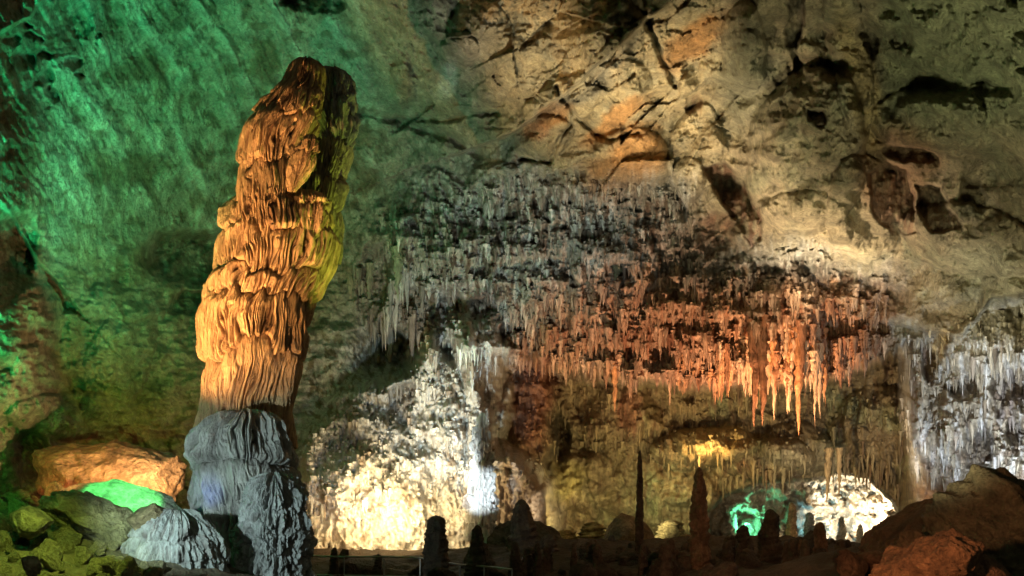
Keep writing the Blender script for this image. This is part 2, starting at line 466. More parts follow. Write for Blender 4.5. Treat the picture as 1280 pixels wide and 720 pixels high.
# lower centre
bump(662, 530, 38, 80, 0, 2.2, 0.6); bump(650, 630, 36, 70, 0, 1.2, 0.6)
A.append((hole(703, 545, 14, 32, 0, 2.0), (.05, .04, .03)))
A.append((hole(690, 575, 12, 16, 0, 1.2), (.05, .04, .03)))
bump(780, 560, 50, 90, 0, 1.2); bump(795, 510, 16, 50, 0, 0.9); bump(720, 600, 40, 40, 0, 0.8); bump(880, 560, 70, 26, -6, 2.0, 0.6)
bump(960, 575, 60, 30, 0, 1.6, 0.6); bump(1000, 560, 50, 30, 10, 1.2); bump(1100, 540, 60, 60, 0, 1.6, 0.7); bump(850, 630, 50, 50, 0, 1.0)
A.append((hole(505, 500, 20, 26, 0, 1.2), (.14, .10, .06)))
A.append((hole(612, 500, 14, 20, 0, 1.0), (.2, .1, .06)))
# arch into the next chamber
M_arch = poly_mask([(868, 720), (884, 672), (886, 640), (908, 618), (950, 606), (1010, 600), (1050, 592), (1085, 598), (1112, 622), (1128, 655), (1118, 720)], 3, 0.35)
f1, f2, _, _, _ = worley(UW / 16, VW / 14, 120)
chD = 45 + 3.0 * ((U - 1000) / 130) ** 2 * -1 + 2.0 * np.sin(U / 40.0)
# right flowstone details
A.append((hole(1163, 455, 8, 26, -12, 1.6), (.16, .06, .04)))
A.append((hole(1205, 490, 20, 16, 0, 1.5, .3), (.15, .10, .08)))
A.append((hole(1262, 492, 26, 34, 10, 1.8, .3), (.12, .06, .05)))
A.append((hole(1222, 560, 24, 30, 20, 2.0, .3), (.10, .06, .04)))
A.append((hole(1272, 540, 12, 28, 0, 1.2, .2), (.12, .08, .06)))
bump(1240, 430, 60, 40, -10, 1.3, 0.6); bump(1180, 560, 30, 60, 0, 1.0); bump(1148, 500, 16, 80, -6, 1.0); bump(1262, 600, 20, 60, 0, 0.8)
cliff([(1112, 405), (1160, 415), (1200, 420), (1240, 375), (1300, 360)], 1.5, 70, -1)
crack([(1225, 515), (1245, 600), (1262, 640)], 3, 0.5)

DEP = D - H
DEP = DEP * (1 - M_arch) + M_arch * (chD - (1 - f1) * 1.0 + fbm(UW / 20, VW / 20, 121, 5) * 3.0 - np.abs(fbm(UW / 7, VW / 6, 122, 3)) * 1.0)
fine = fbm(U / 5.5, V / 5.5, 130, 3) * 0.045
DEP -= fine
DEP = np.clip(DEP, 6, 60)

# ------------------------------------------------------------------ rock colour (stone and stains, darker recesses, one painted highlight)
C = np.zeros(U.shape + (3,))
def base(c): C[:] = np.array(c)
def paint(m, c, s=1.0):
    m = (np.clip(m, 0, 1) * s)[..., None]
    C[:] = C * (1 - m) + np.array(c) * m
base((.33, .29, .21))
n1 = fbm(UW / 60, VW / 60, 200, 5); n2 = fbm(UW / 18, VW / 18, 201, 4); n3 = fbm(U / 6, V / 6, 202, 3)
nv = fbm(UI / 6, V / 40, 203, 4)
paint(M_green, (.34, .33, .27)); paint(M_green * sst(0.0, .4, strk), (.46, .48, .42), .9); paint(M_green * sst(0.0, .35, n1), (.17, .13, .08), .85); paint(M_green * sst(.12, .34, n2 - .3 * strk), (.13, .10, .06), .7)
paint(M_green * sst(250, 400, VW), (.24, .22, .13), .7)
paint(M_frac, (.42, .34, .20)); paint(M_frac * sst(-.1, .3, n2), (.34, .30, .20), .6)
paint(M_grey, (.27, .26, .20)); paint(M_grey * sst(0, .4, n2), (.36, .34, .28), .7)
paint(M_lump, (.34, .27, .17)); paint(M_lump * sst(0, .4, n1), (.27, .26, .16), .7)
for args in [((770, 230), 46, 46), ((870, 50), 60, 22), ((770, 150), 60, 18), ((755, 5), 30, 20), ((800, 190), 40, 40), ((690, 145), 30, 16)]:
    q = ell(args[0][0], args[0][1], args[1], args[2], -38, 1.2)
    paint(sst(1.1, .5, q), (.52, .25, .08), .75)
paint(poly_mask([(575, 205), (650, 165), (700, 120), (790, 50), (760, 110), (680, 150), (640, 195)], 12), (.15, .15, .13), .7)  # darker grey band below the diagonal ledge
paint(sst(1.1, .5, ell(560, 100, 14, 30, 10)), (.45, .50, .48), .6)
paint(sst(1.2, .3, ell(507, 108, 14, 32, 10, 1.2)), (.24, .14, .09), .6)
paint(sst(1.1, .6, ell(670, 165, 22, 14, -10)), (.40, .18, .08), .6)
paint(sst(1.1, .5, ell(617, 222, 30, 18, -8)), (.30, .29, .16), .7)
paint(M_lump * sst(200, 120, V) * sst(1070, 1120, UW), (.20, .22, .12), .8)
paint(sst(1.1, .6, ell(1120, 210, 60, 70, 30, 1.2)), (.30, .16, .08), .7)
paint(sst(1.1, .3, ell(1040, 280, 90, 60, 20, 1.2)), (.52, .42, .26), .7)  # warm tan stone, painted brighter as the lit highlight of this bulge
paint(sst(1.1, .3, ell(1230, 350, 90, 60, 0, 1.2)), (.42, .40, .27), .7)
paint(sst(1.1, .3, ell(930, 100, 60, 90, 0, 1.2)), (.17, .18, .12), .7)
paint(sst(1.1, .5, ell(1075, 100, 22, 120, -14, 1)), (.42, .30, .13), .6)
# band: grey white on the left, rust on the right
rust = sst(610, 760, UW + (VW - 380) * 1.1) * sst(330, 375, VW + nv * 40) * 1.0
paint(M_band, (.36, .34, .30)); paint(M_band * sst(0, .3, nv + n2 * .5), (.55, .55, .52), .9); paint(M_band * sst(0.02, .35, -nv - n1 * .5), (.12, .08, .055), .9)
paint(M_band * sst(.0, .5, n1), (.17, .14, .10), .5)
paint(M_band * rust, (.44, .24, .13), .85); paint(M_band * rust * sst(.05, .4, nv), (.62, .42, .27), .8); paint(M_band * rust * sst(.05, .4, -nv), (.26, .10, .05), .8)
# below the curtain
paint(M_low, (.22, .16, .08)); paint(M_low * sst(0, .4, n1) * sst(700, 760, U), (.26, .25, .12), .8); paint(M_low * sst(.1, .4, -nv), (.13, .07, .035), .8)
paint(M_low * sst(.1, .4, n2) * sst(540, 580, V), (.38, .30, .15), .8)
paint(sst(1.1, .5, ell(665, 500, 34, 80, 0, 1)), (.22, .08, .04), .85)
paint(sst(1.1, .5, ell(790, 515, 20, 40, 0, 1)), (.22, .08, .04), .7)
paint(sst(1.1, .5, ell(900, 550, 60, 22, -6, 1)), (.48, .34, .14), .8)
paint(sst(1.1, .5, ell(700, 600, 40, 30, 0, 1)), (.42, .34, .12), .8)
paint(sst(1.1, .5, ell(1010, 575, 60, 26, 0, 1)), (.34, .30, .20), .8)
# cascade
paint(M_casc, (.60, .57, .50)); paint(M_casc * sst(.0, .35, nv), (.74, .73, .70), .9); paint(M_casc * sst(.10, .40, -n2), (.30, .22, .15), .8)
paint(M_casc * sst(560, 620, V) * sst(.05, .3, n3), (.45, .32, .20), .4)
paint(M_casc * sst(612, 632, U) * sst(440, 470, V + 0), (.36, .26, .18), .85)  # wall right of the white pillar toned darker to set it off
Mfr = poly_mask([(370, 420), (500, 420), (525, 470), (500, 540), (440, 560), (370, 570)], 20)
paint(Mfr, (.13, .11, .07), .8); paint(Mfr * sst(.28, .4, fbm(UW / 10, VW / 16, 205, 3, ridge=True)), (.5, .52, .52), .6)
# right flowstone
paint(M_right, (.50, .44, .34)); paint(M_right * sst(-.1, .3, nv), (.72, .72, .70), .9); paint(M_right * sst(.1, .4, -n2), (.28, .20, .14), .7)
paint(M_right * sst(440, 400, VW), (.40, .36, .22), .8)
paint(sst(1.1, .6, ell(1172, 440, 10, 34, 20, .5)), (.50, .32, .10), .7)
paint(M_right * sst(585, 620, VW), (.38, .20, .10), .8)
paint(M_arch, (.60, .54, .44)); paint(M_arch * sst(.05, .25, n2 + n3), (.42, .30, .18), .6); paint(M_arch * sst(.6, .25, f1), (.7, .66, .58), .5)
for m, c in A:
    paint(m * sst(-.5, .35, nv + n2), c, 0.65)  # alcoves and pits: darker tone laid over the recesses
C *= (1 + 0.22 * n3 + 0.12 * n2)[..., None]
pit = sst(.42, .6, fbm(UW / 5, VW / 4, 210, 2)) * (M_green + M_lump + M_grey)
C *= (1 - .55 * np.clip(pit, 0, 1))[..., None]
C = np.clip(C, .012, .8)


# ------------------------------------------------------------------ helpers for objects
def tag(o, label=None, cat=None, group=None, kind=None):
    if label: o["label"] = label
    if cat: o["category"] = cat
    if group: o["group"] = group
    if kind: o["kind"] = kind
    return o


def mesh_np(name, verts, quads, mat, col=None, parent=None, smooth=True, tris=None):
    me = bpy.data.meshes.new(name)
    verts = np.asarray(verts, np.float32).reshape(-1, 3)
    faces = np.asarray(quads, np.int32).reshape(-1, 4) if quads is not None and len(quads) else np.zeros((0, 4), np.int32)
    tr = np.asarray(tris, np.int32).reshape(-1, 3) if tris is not None and len(tris) else np.zeros((0, 3), np.int32)
    nq, nt = len(faces), len(tr)
    me.vertices.add(len(verts)); me.vertices.foreach_set("co", verts.ravel())
    me.loops.add(nq * 4 + nt * 3)
    me.loops.foreach_set("vertex_index", np.concatenate([faces.ravel(), tr.ravel()]).astype(np.int32))
    me.polygons.add(nq + nt)
    st = np.concatenate([np.arange(nq) * 4, nq * 4 + np.arange(nt) * 3]).astype(np.int32)
    me.polygons.foreach_set("loop_start", st)
    me.polygons.foreach_set("use_smooth", np.full(nq + nt, smooth))
    me.update(calc_edges=True); me.validate()
    if col is not None:
        at = me.color_attributes.new("Col", 'FLOAT_COLOR', 'POINT')
        cc = np.ones((len(verts), 4), np.float32); cc[:, :3] = np.asarray(col).reshape(-1, 3)
        at.data.foreach_set("color", cc.ravel())
    me.materials.append(mat)
    o = bpy.data.objects.new(name, me)
    COL.objects.link(o)
    if parent: o.parent = parent
    return o


def empty(name, loc, **k):
    o = bpy.data.objects.new(name, None)
    o.empty_display_size = 0.2
    COL.objects.link(o); o.location = loc
    tag(o, **k)
    return o


def attach(child, root):
    """mesh built in world space -> child of an empty"""
    child.parent = root
    child.location = [-a for a in root.location]


# ------------------------------------------------------------------ materials
def rock_mat(name, scale=3.0, zs=1.0, bump=0.5, rough=0.75, dark=0.35, tint=None, spec=0.35, fine=14.0):
    m = bpy.data.materials.new(name); m.use_nodes = True
    nt = m.node_tree; N = nt.nodes; L = nt.links
    b = N["Principled BSDF"]
    tc = N.new("ShaderNodeTexCoord"); mp = N.new("ShaderNodeMapping"); mp.inputs["Scale"].default_value = (1, 1, zs)
    L.new(tc.outputs["Object"], mp.inputs[0])
    if tint is None:
        at = N.new("ShaderNodeAttribute"); at.attribute_name = "Col"; src = at.outputs["Color"]
    else:
        rg = N.new("ShaderNodeRGB"); rg.outputs[0].default_value = (*tint, 1); src = rg.outputs[0]
    n = N.new("ShaderNodeTexNoise"); n.inputs["Scale"].default_value = scale; n.inputs["Detail"].default_value = 8; n.inputs["Roughness"].default_value = .62
    L.new(mp.outputs[0], n.inputs["Vector"])
    n2 = N.new("ShaderNodeTexNoise"); n2.inputs["Scale"].default_value = fine; n2.inputs["Detail"].default_value = 5; n2.inputs["Roughness"].default_value = .7
    L.new(mp.outputs[0], n2.inputs["Vector"])
    vo = N.new("ShaderNodeTexVoronoi"); vo.inputs["Scale"].default_value = fine * 0.45
    L.new(mp.outputs[0], vo.inputs["Vector"])
    r = N.new("ShaderNodeMapRange"); r.inputs[1].default_value = .32; r.inputs[2].default_value = .68; r.inputs[3].default_value = 1 - dark; r.inputs[4].default_value = 1 + dark * .55
    L.new(n.outputs[0], r.inputs[0])
    r2 = N.new("ShaderNodeMapRange"); r2.inputs[1].default_value = .3; r2.inputs[2].default_value = .7; r2.inputs[3].default_value = 1 - dark * .8; r2.inputs[4].default_value = 1 + dark * .5
    L.new(n2.outputs[0], r2.inputs[0])
    mu = N.new("ShaderNodeMath"); mu.operation = 'MULTIPLY'; L.new(r.outputs[0], mu.inputs[0]); L.new(r2.outputs[0], mu.inputs[1])
    vm = N.new("ShaderNodeVectorMath"); vm.operation = 'SCALE'; L.new(src, vm.inputs[0]); L.new(mu.outputs[0], vm.inputs["Scale"])
    L.new(vm.outputs[0], b.inputs["Base Color"])
    rr = N.new("ShaderNodeMapRange"); rr.inputs[3].default_value = rough - .2; rr.inputs[4].default_value = rough + .15
    L.new(n.outputs[0], rr.inputs[0]); L.new(rr.outputs[0], b.inputs["Roughness"])
    b.inputs["Specular IOR Level"].default_value = spec
    ad = N.new("ShaderNodeMath"); ad.operation = 'MULTIPLY_ADD'; ad.inputs[1].default_value = .35
    L.new(n2.outputs[0], ad.inputs[0]); L.new(n.outputs[0], ad.inputs[2])
    ad2 = N.new("ShaderNodeMath"); ad2.operation = 'MULTIPLY_ADD'; ad2.inputs[1].default_value = .16
    L.new(vo.outputs["Distance"], ad2.inputs[0]); L.new(ad.outputs[0], ad2.inputs[2])
    bp = N.new("ShaderNodeBump"); bp.inputs["Strength"].default_value = bump; bp.inputs["Distance"].default_value = 0.35
    L.new(ad2.outputs[0], bp.inputs["Height"]); L.new(bp.outputs[0], b.inputs["Normal"])
    return m


M_ROCK = rock_mat("cave_rock", 1.8, 1.0, 0.8, .8, .5, fine=15)
M_DRIP = rock_mat("drip_rock", 3.2, 0.28, 0.7, .65, .50, fine=14)
M_FLOW = rock_mat("flowstone", 4.0, 0.35, 0.6, .55, .35, fine=24)
M_BLDR = rock_mat("boulder_rock", 2.6, 1.0, 1.0, .8, .6, fine=13)

# ------------------------------------------------------------------ cut the sheet into the named rock bodies
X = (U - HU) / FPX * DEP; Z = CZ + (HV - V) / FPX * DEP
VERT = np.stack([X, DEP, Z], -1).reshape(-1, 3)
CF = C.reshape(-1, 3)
idx = np.arange(NV * NU).reshape(NV, NU)
Q = np.stack([idx[:-1, :-1], idx[1:, :-1], idx[1:, 1:], idx[:-1, 1:]], -1).reshape(-1, 4)
def fc(M): return M[:-1, :-1].ravel()
reg = np.zeros(len(Q), int)               # 0 ceiling
reg[fc(M_green) > .5] = 1
reg[fc(M_band) > .5] = 2
reg[fc(M_low) > .5] = 3
reg[(fc(stepE) > .3) & (reg == 2)] = 3
reg[(fc(U) > 380) & (fc(U) < 640) & (fc(V) > 400) & (reg == 0)] = 3
reg[fc(M_casc) > .5] = 4
reg[fc(M_right) > .5] = 5
reg[fc(M_arch) > .5] = 6
reg[(reg == 0) & (fc(U) > 600) & (fc(U) < 1160) & (fc(V) > 490)] = 3
BOD = {
    0: ("cave_ceiling", M_ROCK, dict(kind="structure")),
    1: ("cave_wall", M_ROCK, dict(kind="structure")),
    2: ("hanging_ledge", M_DRIP, dict(label="broad drip-covered ceiling ledge, grey on the left and rust red on the right", cat="rock ledge")),
    3: ("recess_wall", M_DRIP, dict(kind="structure")),
    4: ("flowstone_cascade", M_FLOW, dict(label="white and yellow lit flowstone cascade right of the giant stalagmite", cat="flowstone")),
    5: ("flowstone_cascade", M_FLOW, dict(label="grey white flowstone drapery at the right edge above the dark boulders", cat="flowstone")),
    6: ("chamber_wall", M_ROCK, dict(kind="structure")),
}
for k, (nm, mt, tg) in BOD.items():
    q = Q[reg == k]
    if not len(q): continue
    used, inv = np.unique(q, return_inverse=True)
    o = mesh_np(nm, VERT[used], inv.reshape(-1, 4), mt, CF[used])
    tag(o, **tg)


def samp(u, v):
    """depth and colour of the sheet at a pixel of the survey grid"""
    i = int(np.clip(np.searchsorted(us, u), 0, NU - 1)); j = int(np.clip(np.searchsorted(vs, v), 0, NV - 1))
    return DEP[j, i], C[j, i]


# ------------------------------------------------------------------ ground
gx = np.concatenate([np.linspace(-60, -16, 45, endpoint=False), np.arange(-16, 18, 0.14), np.linspace(18, 60, 43)])
gy = np.concatenate([np.linspace(-20, 8, 29, endpoint=False), np.arange(8, 50, 0.14), np.linspace(50, 70, 11)])
GX, GY = np.meshgrid(gx, gy)
gz = 0.15 + 0.62 * sst(14, 26, GY) - 0.5 * sst(30, 42, GY) + fbm(GX / 5, GY / 5, 300, 5) * 0.34 + fbm(GX / .9, GY / .9, 301, 5, ridge=True) * 0.13 + fbm(GX / .35, GY / .35, 303, 3) * 0.05
gz += 1.5 * np.exp(-((GX + 9.0) / 3.2) ** 2 - ((GY - 20) / 4.5) ** 2) + .5 * np.exp(-((GX + 6) / 3) ** 2 - ((GY - 16) / 3) ** 2)
hp = np.exp(-((GX + 8.5) / 3.4) ** 2 - ((GY - 18) / 5) ** 2)
gz += hp * (np.abs(fbm(GX / .5, GY / .5, 310, 4)) * .30 + fbm(GX / .2, GY / .2, 311, 2) * .06)
gz += 1.0 * np.exp(-((GX - 7) / 2.5) ** 2 - ((GY - 17) / 3) ** 2)
gz += 0.35 * np.exp(-((GX - 5) / 6) ** 2 - ((GY - 26) / 3) ** 2)
gz -= 0.35 * np.exp(-((GX + 4) / 3) ** 2 - ((GY - 22) / 5) ** 2)
gc = (np.array((.06, .043, .03)) + hp[..., None] * np.array((.12, .12, .06))) * (1 + .5 * fbm(GX / 1.5, GY / 1.5, 302, 4))[..., None]
gi = np.arange(GX.size).reshape(GX.shape)
GQ = np.stack([gi[:-1, :-1], gi[:-1, 1:], gi[1:, 1:], gi[1:, :-1]], -1).reshape(-1, 4)
tag(mesh_np("cave_floor", np.stack([GX, GY, gz], -1), GQ, M_ROCK, gc), kind="structure")


def ground(x, y):
    i = int(np.clip(np.searchsorted(gx, x), 0, len(gx) - 1)); j = int(np.clip(np.searchsorted(gy, y), 0, len(gy) - 1))
    return float(gz[j, i])


# ------------------------------------------------------------------ flowstone bells
def tube_grid(nt, nr):
    i = np.arange(nt * nr).reshape(nr, nt)
    j = np.roll(i, -1, 1)
    return np.stack([i[:-1], i[1:], j[1:], j[:-1]], -1).reshape(-1, 4)


def bell(name, ut, vt, rt, ub, vb, rb, Y, depth_ratio=0.9, flute=0.10, nfl=30, seed=0, cap=0.25, col=(.55, .36, .2), col2=None, nt=420, nr=170,
         under=0.5, root=None, scal=0.04, mat=None, skew=0.0, knob=0.0):
    """domed, fluted stalagmite tier: apex (ut,vt), shoulder radius rt px, foot (ub,vb), foot radius rb px, at distance Y"""
    s = Y / FPX
    th = np.linspace(0, 2 * math.pi, nt, endpoint=False)[None, :]
    t = np.linspace(0, 1, nr)[:, None] ** 1.0
    T = np.broadcast_to(t, (nr, nt)); TH = np.broadcast_to(th, (nr, nt))
    # profile: 0..cap dome, cap..0.93 skirt, last rows tuck under
    dome = np.sqrt(np.clip(1 - (1 - np.clip(T / cap, 0, 1)) ** 2, 0, 1))
    R = dome * (rt + (rb - rt) * sst(cap * .4, 1.0, T) ** 1.0)
    tuck = sst(0.955, 1.0, T)
    R = R * (1 - under * tuck)
    cx, cy = np.cos(TH), np.sin(TH)
    # flutes: sharp grooves with rounded ribs; wander with height
    wob = fbm(cx * 2.2 + 5, T * 2.5 + cy * 2.2, seed + 1, 3) * 0.9 * T
    ph = TH * nfl / (2 * math.pi) + wob * nfl * 0.06 + vnoise(cx * 4 + seed, cy * 4, seed + 2) * 2.0
    # several rib widths mixed, periodic via cos/sin coords
    a1 = np.abs(np.sin(ph * math.pi * 1.0))
    a2 = np.abs(np.sin(ph * math.pi * 2.0 + 1.3 + 2 * vnoise(cx * 3, cy * 3 + T, seed + 3)))
    mix = sst(-.3, .3, vnoise(cx * 3 + 9, cy * 3 + T * 1.2, seed + 4))
    ribs = np.sqrt(a1) * mix + np.sqrt(a2) * (1 - mix) * .7
    env = sst(0.04, cap + .12, T)
    lobes = fbm(cx * 1.6 + seed, cy * 1.6 + T * .5, seed + 5, 3)
    lump = fbm(TH * 0 + cx * 5 + 3 * T, cy * 5 + T * 6, seed + 6, 4)
    foot = fbm(cx * 7 + 2, cy * 7, seed + 8, 3)
    Rm = R * s * (1 + 0.16 * lobes) + flute * (ribs - .7) * env + scal * lump * (0.4 + T) + knob * sst(.1, .4, T) * np.abs(fbm(cx * 9, cy * 9 + T * 9, seed + 12, 3))
    Rm = np.maximum(Rm, 0)
    vv = vt + (vb - vt) * T + T ** 3 * foot * (vb - vt) * .10
    ax = (ut + (ub - ut) * T + skew * np.sin(T * math.pi) - HU) * s
    z = CZ + (HV - vv) * s + lump * .03
    x = ax + Rm * cx
    y = Y + Rm * cy * depth_ratio
    if col2 is None: col2 = tuple(c * .62 for c in col)
    g = np.clip(1 - ribs, 0, 1) ** 1.5
    nz = fbm(cx * 3 + T * 2, cy * 3 + T * 7, seed + 9, 4)
    k = np.clip(g * .75 * env + sst(.1, .5, nz) * .45, 0, 1)[..., None]
    cc = np.array(col) * (1 - k) + np.array(col2) * k
    cc = cc * (1 + .25 * fbm(cx * 8, cy * 8 + T * 20, seed + 10, 3))[..., None]
    o = mesh_np(name, np.stack([x, y, z], -1), tube_grid(nt, nr), mat or M_FLOW, np.clip(cc, .01, .8))
    if root is not None: attach(o, root)
    return o


def mass(name, prof, Y, tiers, seed, col, col2, ledge=.22, flute=.10, rib=.20, dr=.9, nt=560, nr=420, wig=12, root=None, lump=.10, mat=None, scallop=0.0):
    """one continuous flowstone body. prof: (v, left u, right u) rows; tiers: v of the drip ledges"""
    s = Y / FPX
    pv, pl, pr = np.array(prof, float).T
    v1 = np.linspace(0, 1, nr) ** 0.9
    vr = (pv[0] + (pv[-1] - pv[0]) * v1)[:, None] * np.ones((1, nt))
    th = (math.pi / 2 + np.linspace(0, 2 * math.pi, nt, endpoint=False))[None, :] * np.ones((nr, 1))
    L = np.interp(vr, pv, pl); Rr = np.interp(vr, pv, pr)
    cu = (L + Rr) / 2; rad = (Rr - L) / 2
    c, q = np.cos(th), np.sin(th)
    tt = (vr - pv[0]) / (pv[-1] - pv[0])
    # ledges: each angle sees its own heights
    dv = fbm(th * 1.1 + seed, vr / 160, seed + 1, 4) * wig * 2.2 + vnoise(th * 6, vr / 200 + seed, seed + 2) * wig * .35
    vv = vr + dv
    tiers = np.array(tiers, float)
    k = np.searchsorted(tiers, vv.ravel()).reshape(vv.shape)
    ta = np.concatenate([[pv[0] - 30], tiers]); tb = np.concatenate([tiers, [pv[-1] + 40]])
    f = np.clip((vv - ta[k]) / (tb[k] - ta[k]), 0, 1)
    dome = np.sqrt(np.clip(1 - (1 - np.clip(f / .34, 0, 1)) ** 2, 0, 1))
    amp = .35 + .65 * sst(-.25, .25, fbm(th * 1.3 + k * 3.7, k * 5.1 + seed, seed + 4, 2))
    prof_ = (dome * (1 - .25 * f) - sst(.93, 1.0, f) * .35) * amp
    # ribs: irregular, re-sorted at every ledge
    W = rad.max() * s / rib
    ph = th * W + fbm(th * 2.5, vr / 70, seed + 6, 3) * 1.6 + k * 3.3
    n1 = vnoise(ph, vr / 150 + k * 1.7, seed + 7); n2 = vnoise(ph * 2.3, vr / 70 + k * 2.1, seed + 8)
    g1 = np.minimum(1, np.abs(n1) * 3.2) ** .55; g2 = np.minimum(1, np.abs(n2) * 3.0) ** .6
    env = .25 + .75 * sst(.05, .45, f)
    ribs = (g1 * .65 + g2 * .35)
    rough = fbm(th * 7, vr / 22, seed + 9, 5)
    sc_ = np.abs(fbm(th * 9, (vr + 8 * np.sin(th * 5)) / 9, seed + 10, 3)) * scallop
    drr = ledge * (prof_ - .98) + flute * (ribs - .75) * env * 1.6 + lump * rough * .6 + lump * 1.6 * fbm(th * 1.5, vr / 60, seed + 11, 3) - sc_
    capf = np.sqrt(np.clip(rad / 14.0, 0, 1))
    Rm = np.maximum(0, rad * s + drr * capf)
    Rm[0] = 0
    x = (cu - HU) * s + Rm * c
    y = Y + Rm * q * dr
    z = CZ + (HV - vr) * s + .10 * ledge * rough
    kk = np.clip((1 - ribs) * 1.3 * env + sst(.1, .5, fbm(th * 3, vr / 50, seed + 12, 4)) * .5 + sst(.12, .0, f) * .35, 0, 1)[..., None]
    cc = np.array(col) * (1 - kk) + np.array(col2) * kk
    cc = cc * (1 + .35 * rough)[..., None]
    if callable(mat): pass
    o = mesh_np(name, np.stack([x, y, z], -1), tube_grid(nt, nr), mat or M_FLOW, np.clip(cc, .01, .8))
    if root is not None: attach(o, root)
    return o


YC = 20.0
gs = empty("giant_stalagmite", P(300, 690, YC), label="towering orange fluted stalagmite column leaning right, standing on its grey blue dome",
           cat="stalagmite")
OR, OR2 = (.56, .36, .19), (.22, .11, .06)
DK, DK2 = (.34, .32, .24), (.10, .09, .07)  # dark cap stone, its colour lifted in place of a weak greenish fill light
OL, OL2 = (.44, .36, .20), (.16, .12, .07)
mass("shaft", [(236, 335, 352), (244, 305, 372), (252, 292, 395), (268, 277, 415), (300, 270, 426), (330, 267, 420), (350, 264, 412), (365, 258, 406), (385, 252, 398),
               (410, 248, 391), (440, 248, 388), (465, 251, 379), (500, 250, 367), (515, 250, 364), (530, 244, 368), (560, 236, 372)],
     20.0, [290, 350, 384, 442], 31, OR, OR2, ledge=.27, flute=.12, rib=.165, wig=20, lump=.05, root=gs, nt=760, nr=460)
mass("upper_lobe", [(73, 378, 389), (76, 369, 399), (84, 361, 405), (92, 357, 407), (104, 352, 406), (112, 344, 406), (122, 330, 406), (140, 316, 404), (155, 307, 402), (175, 298, 392), (200, 293, 384),
                    (230, 291, 376), (262, 290, 372), (300, 296, 366)],
     19.5, [118, 146, 205], 52, OR, OR2, ledge=.20, flute=.11, rib=.155, wig=14, lump=.05, root=gs, nt=560, nr=400)
mass("back_lobe", [(86, 412, 424), (92, 405, 432), (104, 398, 438), (120, 394, 444), (150, 388, 449), (178, 384, 448), (200, 382, 441), (222, 378, 434), (232, 376, 437), (262, 372, 432),
                   (292, 372, 430), (330, 374, 424)],
     20.7, [176, 226, 262], 73, OL, OL2, ledge=.26, flute=.11, rib=.155, wig=12, lump=.05, root=gs, nt=480, nr=380)
mass("dark_cap", [(84, 412, 424), (90, 404, 433), (104, 396, 440), (120, 392, 446), (150, 390, 451), (170, 396, 450), (182, 404, 444)],
     20.6, [130], 79, DK, DK2, ledge=.2, flute=.10, rib=.3, wig=10, root=gs, nt=360, nr=160, lump=.22)
mass("hanging_drape", [(168, 384, 392), (176, 376, 398), (190, 368, 398), (210, 362, 390), (228, 360, 376), (240, 362, 368)],
     19.0, [190], 91, OR, OR2, ledge=.1, flute=.10, rib=.2, wig=4, root=gs, nt=200, nr=160, dr=.6)
mass("drape_tier", [(238, 375, 392), (243, 364, 405), (252, 358, 416), (270, 356, 416), (290, 360, 408), (298, 366, 400)],
     19.5, [262], 95, OR, OR2, ledge=.16, flute=.10, rib=.16, wig=6, lump=.05, root=gs, nt=300, nr=180)
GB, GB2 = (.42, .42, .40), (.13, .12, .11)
mass("base_dome", [(512, 290, 320), (518, 268, 345), (528, 250, 358), (542, 234, 366), (560, 226, 375), (585, 223, 380), (610, 232, 376), (640, 240, 372), (670, 246, 368), (720, 240, 372)],
     19.5, [583], 131, GB, GB2, ledge=.34, flute=.20, rib=.17, wig=6, root=gs, nt=640, nr=320, lump=.12)
MG = "flowstone mounds round the giant stalagmite"
o = mass("flowstone_mound", [(590, 335, 350), (596, 320, 364), (606, 308, 375), (622, 299, 384), (650, 294, 389), (690, 292, 389), (740, 288, 392)],
         18.5, [628, 652, 676, 700], 151, (.36, .38, .38), GB2, ledge=.16, flute=.10, rib=.16, wig=16, nt=480, nr=260, lump=.20, scallop=.10)
tag(o, "grey blue scalloped flowstone mound at the right foot of the giant stalagmite", "flowstone mound", MG)
o = mass("flowstone_mound", [(636, 212, 232), (638, 202, 242), (643, 190, 252), (652, 177, 262), (665, 167, 270), (682, 159, 277), (705, 154, 283), (750, 150, 290)],
         17.2, [672, 700], 171, (.27, .30, .29), GB2, ledge=.09, flute=.05, rib=.12, wig=8, nt=520, nr=260, lump=.16, scallop=.05)
tag(o, "low rounded blue grey flowstone mound at the left foot of the giant stalagmite", "flowstone mound", MG)

WH, WH2 = (.74, .74, .72), (.26, .22, .19)
o = mass("white_pillar", [(516, 600, 606), (522, 594, 612), (545, 590, 616), (580, 586, 619), (600, 584, 620), (640, 581, 622), (680, 578, 624), (720, 574, 628)],
         27.4, [535, 552, 566, 580, 596, 614, 634, 656, 680], 191, (.80, .80, .78), WH2, ledge=.32, flute=.08, rib=.16, wig=9, nt=260, nr=260, lump=.22, scallop=.05)
tag(o, "slender stacked pillar lit brilliant white in front of the flowstone cascade", "pillar")


